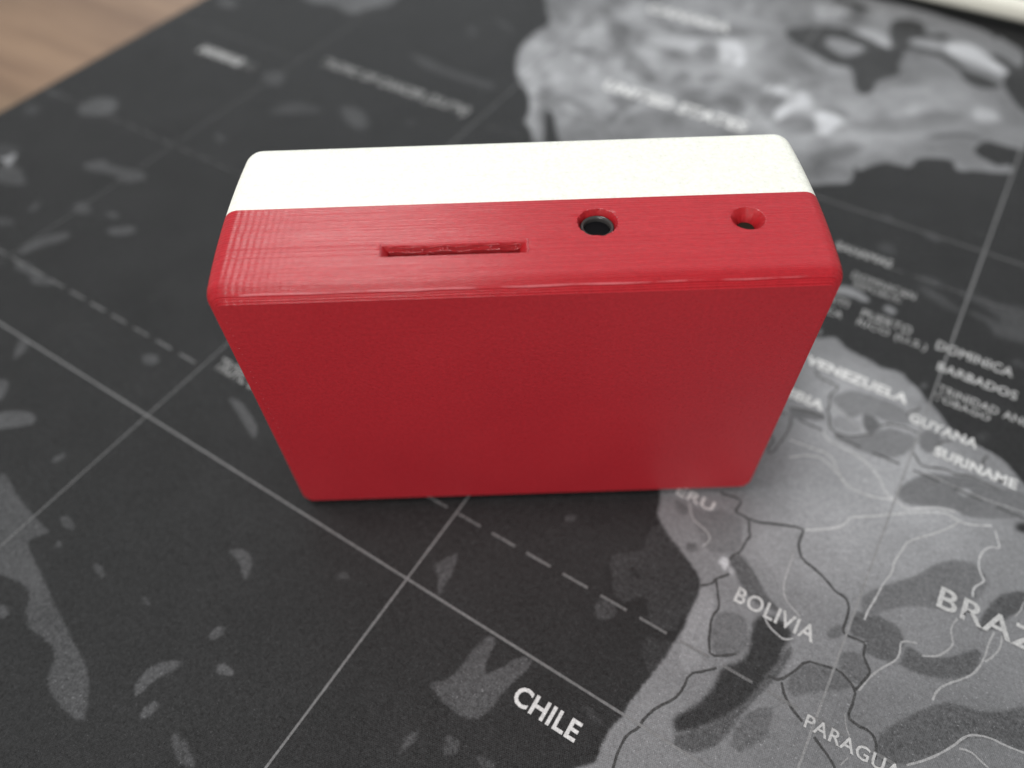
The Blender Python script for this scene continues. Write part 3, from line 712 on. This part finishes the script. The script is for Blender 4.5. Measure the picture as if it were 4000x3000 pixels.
# pockets cut into the top: two round openings and the card slot
def cutter(profile_fn, zs, n):
    V = []; F = []
    for z in zs: V += profile_fn(z)
    for k in range(len(zs) - 1):
        for i in range(n):
            j = (i + 1) % n; F.append((k * n + i, k * n + j, (k + 1) * n + j, (k + 1) * n + i))
    F.append(tuple(range(n))[::-1]); F.append(tuple((len(zs) - 1) * n + i for i in range(n)))
    bm = bmesh.new(); vs = [bm.verts.new(v) for v in V]; [bm.faces.new([vs[i] for i in f]) for f in F]
    bmesh.ops.recalc_face_normals(bm, faces=bm.faces)
    return bm
def round_hole(cx, cy, prof, n=44, jag=0.00010):
    jr = [random.uniform(-jag, jag) for _ in range(n)]
    def fn(z):
        r = None
        for (za, ra), (zb, rb) in zip(prof, prof[1:]):
            if zb <= z <= za: r = ra + (rb - ra) * (za - z) / (za - zb); break
        return [(cx + (r + jr[i]) * cos(2 * pi * i / n), cy + (r + jr[i] * 1.6) * sin(2 * pi * i / n), z) for i in range(n)]
    zs = [p_[0] for p_ in prof]
    return cutter(fn, zs, n)
JX, JY = 0.01370, 0.01565
HX, HY = 0.04090, 0.01530
T = H
cut1 = round_hole(JX, JY, [(T + 0.001, 0.00385), (T, 0.00372), (T - 0.0006, 0.00340), (T - 0.0013, 0.00318), (T - 0.0100, 0.00318)])
cut2 = round_hole(HX, HY, [(T + 0.001, 0.00345), (T, 0.00310), (T - 0.0007, 0.00255), (T - 0.0018, 0.00170), (T - 0.0100, 0.00168)], 44, 0.00005)
def slot_prof(z):
    d = T - z
    e = 0.0012 * max(0.0, 1 - d / 0.0012) if d > 0 else 0.0012
    b = max(0.0, 1 - max(d, 0) / 0.0026) * 0.0012
    x0, x1, y0, y1 = -0.0239 - e, -0.0006 + e, 0.0083 - 0.1 * e, 0.0099 + b
    N = 30; out = []
    for i in range(N): out.append((x0 + (x1 - x0) * i / N, y0 + random.uniform(-4e-5, 4e-5), z))
    out.append((x1, y0, z)); out.append((x1, (y0 + y1) / 2, z))
    for i in range(N): out.append((x1 - (x1 - x0) * i / N, y1 + random.uniform(-2e-5, 2e-5), z))
    out.append((x0, y1, z)); out.append((x0, (y0 + y1) / 2, z))
    return out
cut3 = cutter(slot_prof, [T + 0.001] + [T - 0.00002 - 0.00021 * q for q in range(15)] + [T - 0.0050], 64)
bm = bmesh.new(); bm.from_mesh(body.data); bmesh.ops.recalc_face_normals(bm, faces=bm.faces); bm.to_mesh(body.data); bm.free()
for c in (cut1, cut2, cut3):
    me = bpy.data.meshes.new('pocket_cut'); c.to_mesh(me); c.free()
    co = bpy.data.objects.new('pocket_cut', me); COL.objects.link(co)
    md = body.modifiers.new('cut', 'BOOLEAN'); md.operation = 'DIFFERENCE'; md.solver = 'EXACT'; md.object = co
    co.parent = case
    bpy.context.view_layer.update()
    dg = bpy.context.evaluated_depsgraph_get()
    new = bpy.data.meshes.new_from_object(body.evaluated_get(dg))
    body.modifiers.clear(); body.data = new
    bpy.data.objects.remove(co)
body.data.name = 'case_body'
if not body.data.materials: body.data.materials.append(M_RED)
def in_pocket(c):
    return c.z > H - 0.0125 and c.z < H - 0.00012 and 0.005 < c.y < 0.0205 and abs(c.x) < 0.0500
body.data.polygons.foreach_set('use_smooth', [in_pocket(q.center) for q in body.data.polygons])
M_POCKET = plastic('red_pocket_plastic', (0.36, 0.009, 0.014), (0.42, 0.013, 0.019), 0.0, 0.0, 0.5, 0.35)  # darker than the shell red: shade of the recesses put into the colour
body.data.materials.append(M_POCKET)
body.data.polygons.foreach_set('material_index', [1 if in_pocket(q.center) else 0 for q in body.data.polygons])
body.data.set_sharp_from_angle(angle=radians(50))

def lathe(name, cx, cy, prof, mat, parent, n=48):
    V = []; F = []
    for r, z in prof:
        V += [(cx + r * cos(2 * pi * i / n), cy + r * sin(2 * pi * i / n), z) for i in range(n)]
    for k in range(len(prof) - 1):
        for i in range(n):
            j = (i + 1) % n; F.append((k * n + i, k * n + j, (k + 1) * n + j, (k + 1) * n + i))
    o = mesh_obj(name, V, F, mat, parent, True)
    bm = bmesh.new(); bm.from_mesh(o.data)
    if prof[0][0] > 1e-5 and prof[-1][0] < 1e-3:
        bmesh.ops.holes_fill(bm, edges=[e for e in bm.edges if e.is_boundary])
    bmesh.ops.recalc_face_normals(bm, faces=bm.faces); bm.to_mesh(o.data); bm.free()
    o.data.set_sharp_from_angle(angle=radians(45))
    return o
sock = lathe('audio_socket', JX, JY, [(0.00308, T - 0.0098), (0.00308, T - 0.00135), (0.00298, T - 0.00105), (0.00276, T - 0.00095), (0.00256, T - 0.00105), (0.00242, T - 0.0014), (0.00238, T - 0.0018), (0.00236, T - 0.0085), (0.0002, T - 0.0086)], M_RIM, case)
sock['label'] = 'dark grey round socket rim'
lathe('socket_bore', JX, JY, [(0.00233, T - 0.0019), (0.00229, T - 0.0020), (0.00220, T - 0.0080), (0.0002, T - 0.0081)], M_BLACK, sock)
lathe('button_cap', HX, HY, [(0.00164, T - 0.0096), (0.00164, T - 0.0025), (0.00156, T - 0.0023), (0.0008, T - 0.0022), (0.0002, T - 0.0022)], M_OLIVE, case)

# melted strands bridging the bottom of the slot
def strand(y, z, r, x0=-0.0238, x1=-0.0007, n=120):
    V = []; F = []; k = 8; ph = random.uniform(0, 9)
    for i in range(n + 1):
        t = i / n; x = x0 + (x1 - x0) * t
        rr = r * (1 + 0.35 * sin(t * 61 + ph) * sin(t * 23 + ph) + random.uniform(-.18, .18))
        yy = y + 0.00012 * sin(t * 19 + ph) + random.uniform(-3e-5, 3e-5); zz = z + 0.0001 * sin(t * 31 + ph * 2)
        V += [(x, yy + rr * cos(2 * pi * j / k), zz + rr * sin(2 * pi * j / k)) for j in range(k)]
    for i in range(n):
        for j in range(k): F.append((i * k + j, i * k + (j + 1) % k, (i + 1) * k + (j + 1) % k, (i + 1) * k + j))
    return V, F
for y, z, r in ((0.0085, T - 0.0011, 0.00013), (0.0088, T - 0.0022, 0.00016), (0.00985, T - 0.0021, 0.00017), (0.01035, T - 0.0010, 0.00014), (0.0108, T - 0.0003, 0.00010)):
    V, F = strand(y, z, r); mesh_obj('melted_strand', V, F, M_GLOSS, case, True)

# raised, broken lip left by the first layers along the front top edge
M_LIP = plastic('highlight_red_plastic', (0.50, 0.07, 0.085), (0.62, 0.14, 0.155), 0.0, 0.0, 0.3, 0.6)  # paler than the shell red: the ridge highlight is put into the colour
def lip_strand(x0, x1, r):
    n = 60; k = 8; V = []; F = []; ph = random.uniform(0, 9)
    for i in range(n + 1):
        u = i / n; taper = min(1.0, 6 * u, 6 * (1 - u)) ** 0.5
        rr = max(r * taper * (1 + 0.12 * sin(u * 17 + ph)), 1e-6)
        V += [(x0 + (x1 - x0) * u, 0.00098 + 0.00003 * sin(u * 9 + ph) + rr * cos(2 * pi * j / k), H - 0.00108 + 0.00004 * sin(u * 11 + ph) + rr * sin(2 * pi * j / k)) for j in range(k)]
    for i in range(n):
        for j in range(k): F.append((i * k + j, i * k + (j + 1) % k, (i + 1) * k + (j + 1) % k, (i + 1) * k + j))
    return V, F
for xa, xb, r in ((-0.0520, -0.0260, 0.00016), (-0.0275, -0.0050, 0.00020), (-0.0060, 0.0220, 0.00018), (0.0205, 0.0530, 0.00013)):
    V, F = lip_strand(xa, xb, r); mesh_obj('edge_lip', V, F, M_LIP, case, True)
# tiny beads of plastic where the print head stopped, along the left and lower edges of the big face
bm = bmesh.new()
def bead(x, y, z, r):
    geo = bmesh.ops.create_icosphere(bm, subdivisions=1, radius=r)
    for v in geo['verts']: v.co = Vector((x + v.co.x * random.uniform(.8, 1.5), y + v.co.y, z + v.co.z * random.uniform(.5, .9)))
for i in range(36):
    if random.random() < 0.85: bead(-HW + 0.0030 + random.uniform(-1e-4, 1e-4), 0.00002, 0.006 + i * 0.00172, random.uniform(0.00006, 0.00012))
for i in range(26): bead(-HW + 0.0050 + i * 0.00135 + random.uniform(-2e-4, 2e-4), 0.00006, 0.0023, random.uniform(0.00009, 0.00017))
for i in range(40): bead(random.uniform(-0.052, 0.052), 0.0, random.uniform(0.006, 0.068), random.uniform(0.00003, 0.00007))
for i in range(60): bead(random.uniform(-0.053, 0.010), random.choice((0.00006, 0.00034, 0.00062)), H - random.uniform(0.0014, 0.0021), random.uniform(0.00005, 0.00010))
for i in range(9):                                # ragged ends of the slot and rims of the holes
    bead(0.00085 + random.uniform(-1e-4, 1e-4), 0.0082 + i * 0.00042, H + 0.00004, random.uniform(0.00012, 0.00020))
    bead(-0.0253 + random.uniform(-1e-4, 1e-4), 0.0084 + i * 0.00036, H + 0.00004, random.uniform(0.00011, 0.00018))
for cx, cy_, rr in ((JX, JY, 0.00375), (HX, HY, 0.00315)):
    for i in range(16):
        a = radians(-50 + i * 11); bead(cx + rr * cos(a), cy_ + rr * sin(a), H, random.uniform(0.00009, 0.00017))
for i in range(26): bead(random.uniform(-0.0245, -0.0004), random.uniform(0.0098, 0.0108), H - random.uniform(0.0002, 0.0012), random.uniform(0.00009, 0.00016))
beads = bm_obj('print_bead', bm, M_LIP, case, True); beads['kind'] = 'stuff'  # pale bead colour carries painted glints
# ---------------------------------------------------------------- cream slab behind the mat's far part
dev = empty('flat_device', (0, 0, 0.00052), TH)
tag(dev, 'cream white flat device with dark underside lying across the far edge of the desk mat', 'device')
bm_obj('device_base', box_bm(-0.045, 0.39, 0.2972, 0.42, 0.0, 0.0031, 0.0006), M_DARK, dev, True, 50)
bm_obj('device_shell', box_bm(-0.048, 0.393, 0.2952, 0.422, 0.0032, 0.0105, 0.0022, 4), M_CREAM, dev, True, 50)
bm_obj('device_top', box_bm(-0.040, 0.385, 0.3010, 0.415, 0.0100, 0.0113, 0.0004), M_DARK, dev, True, 50)
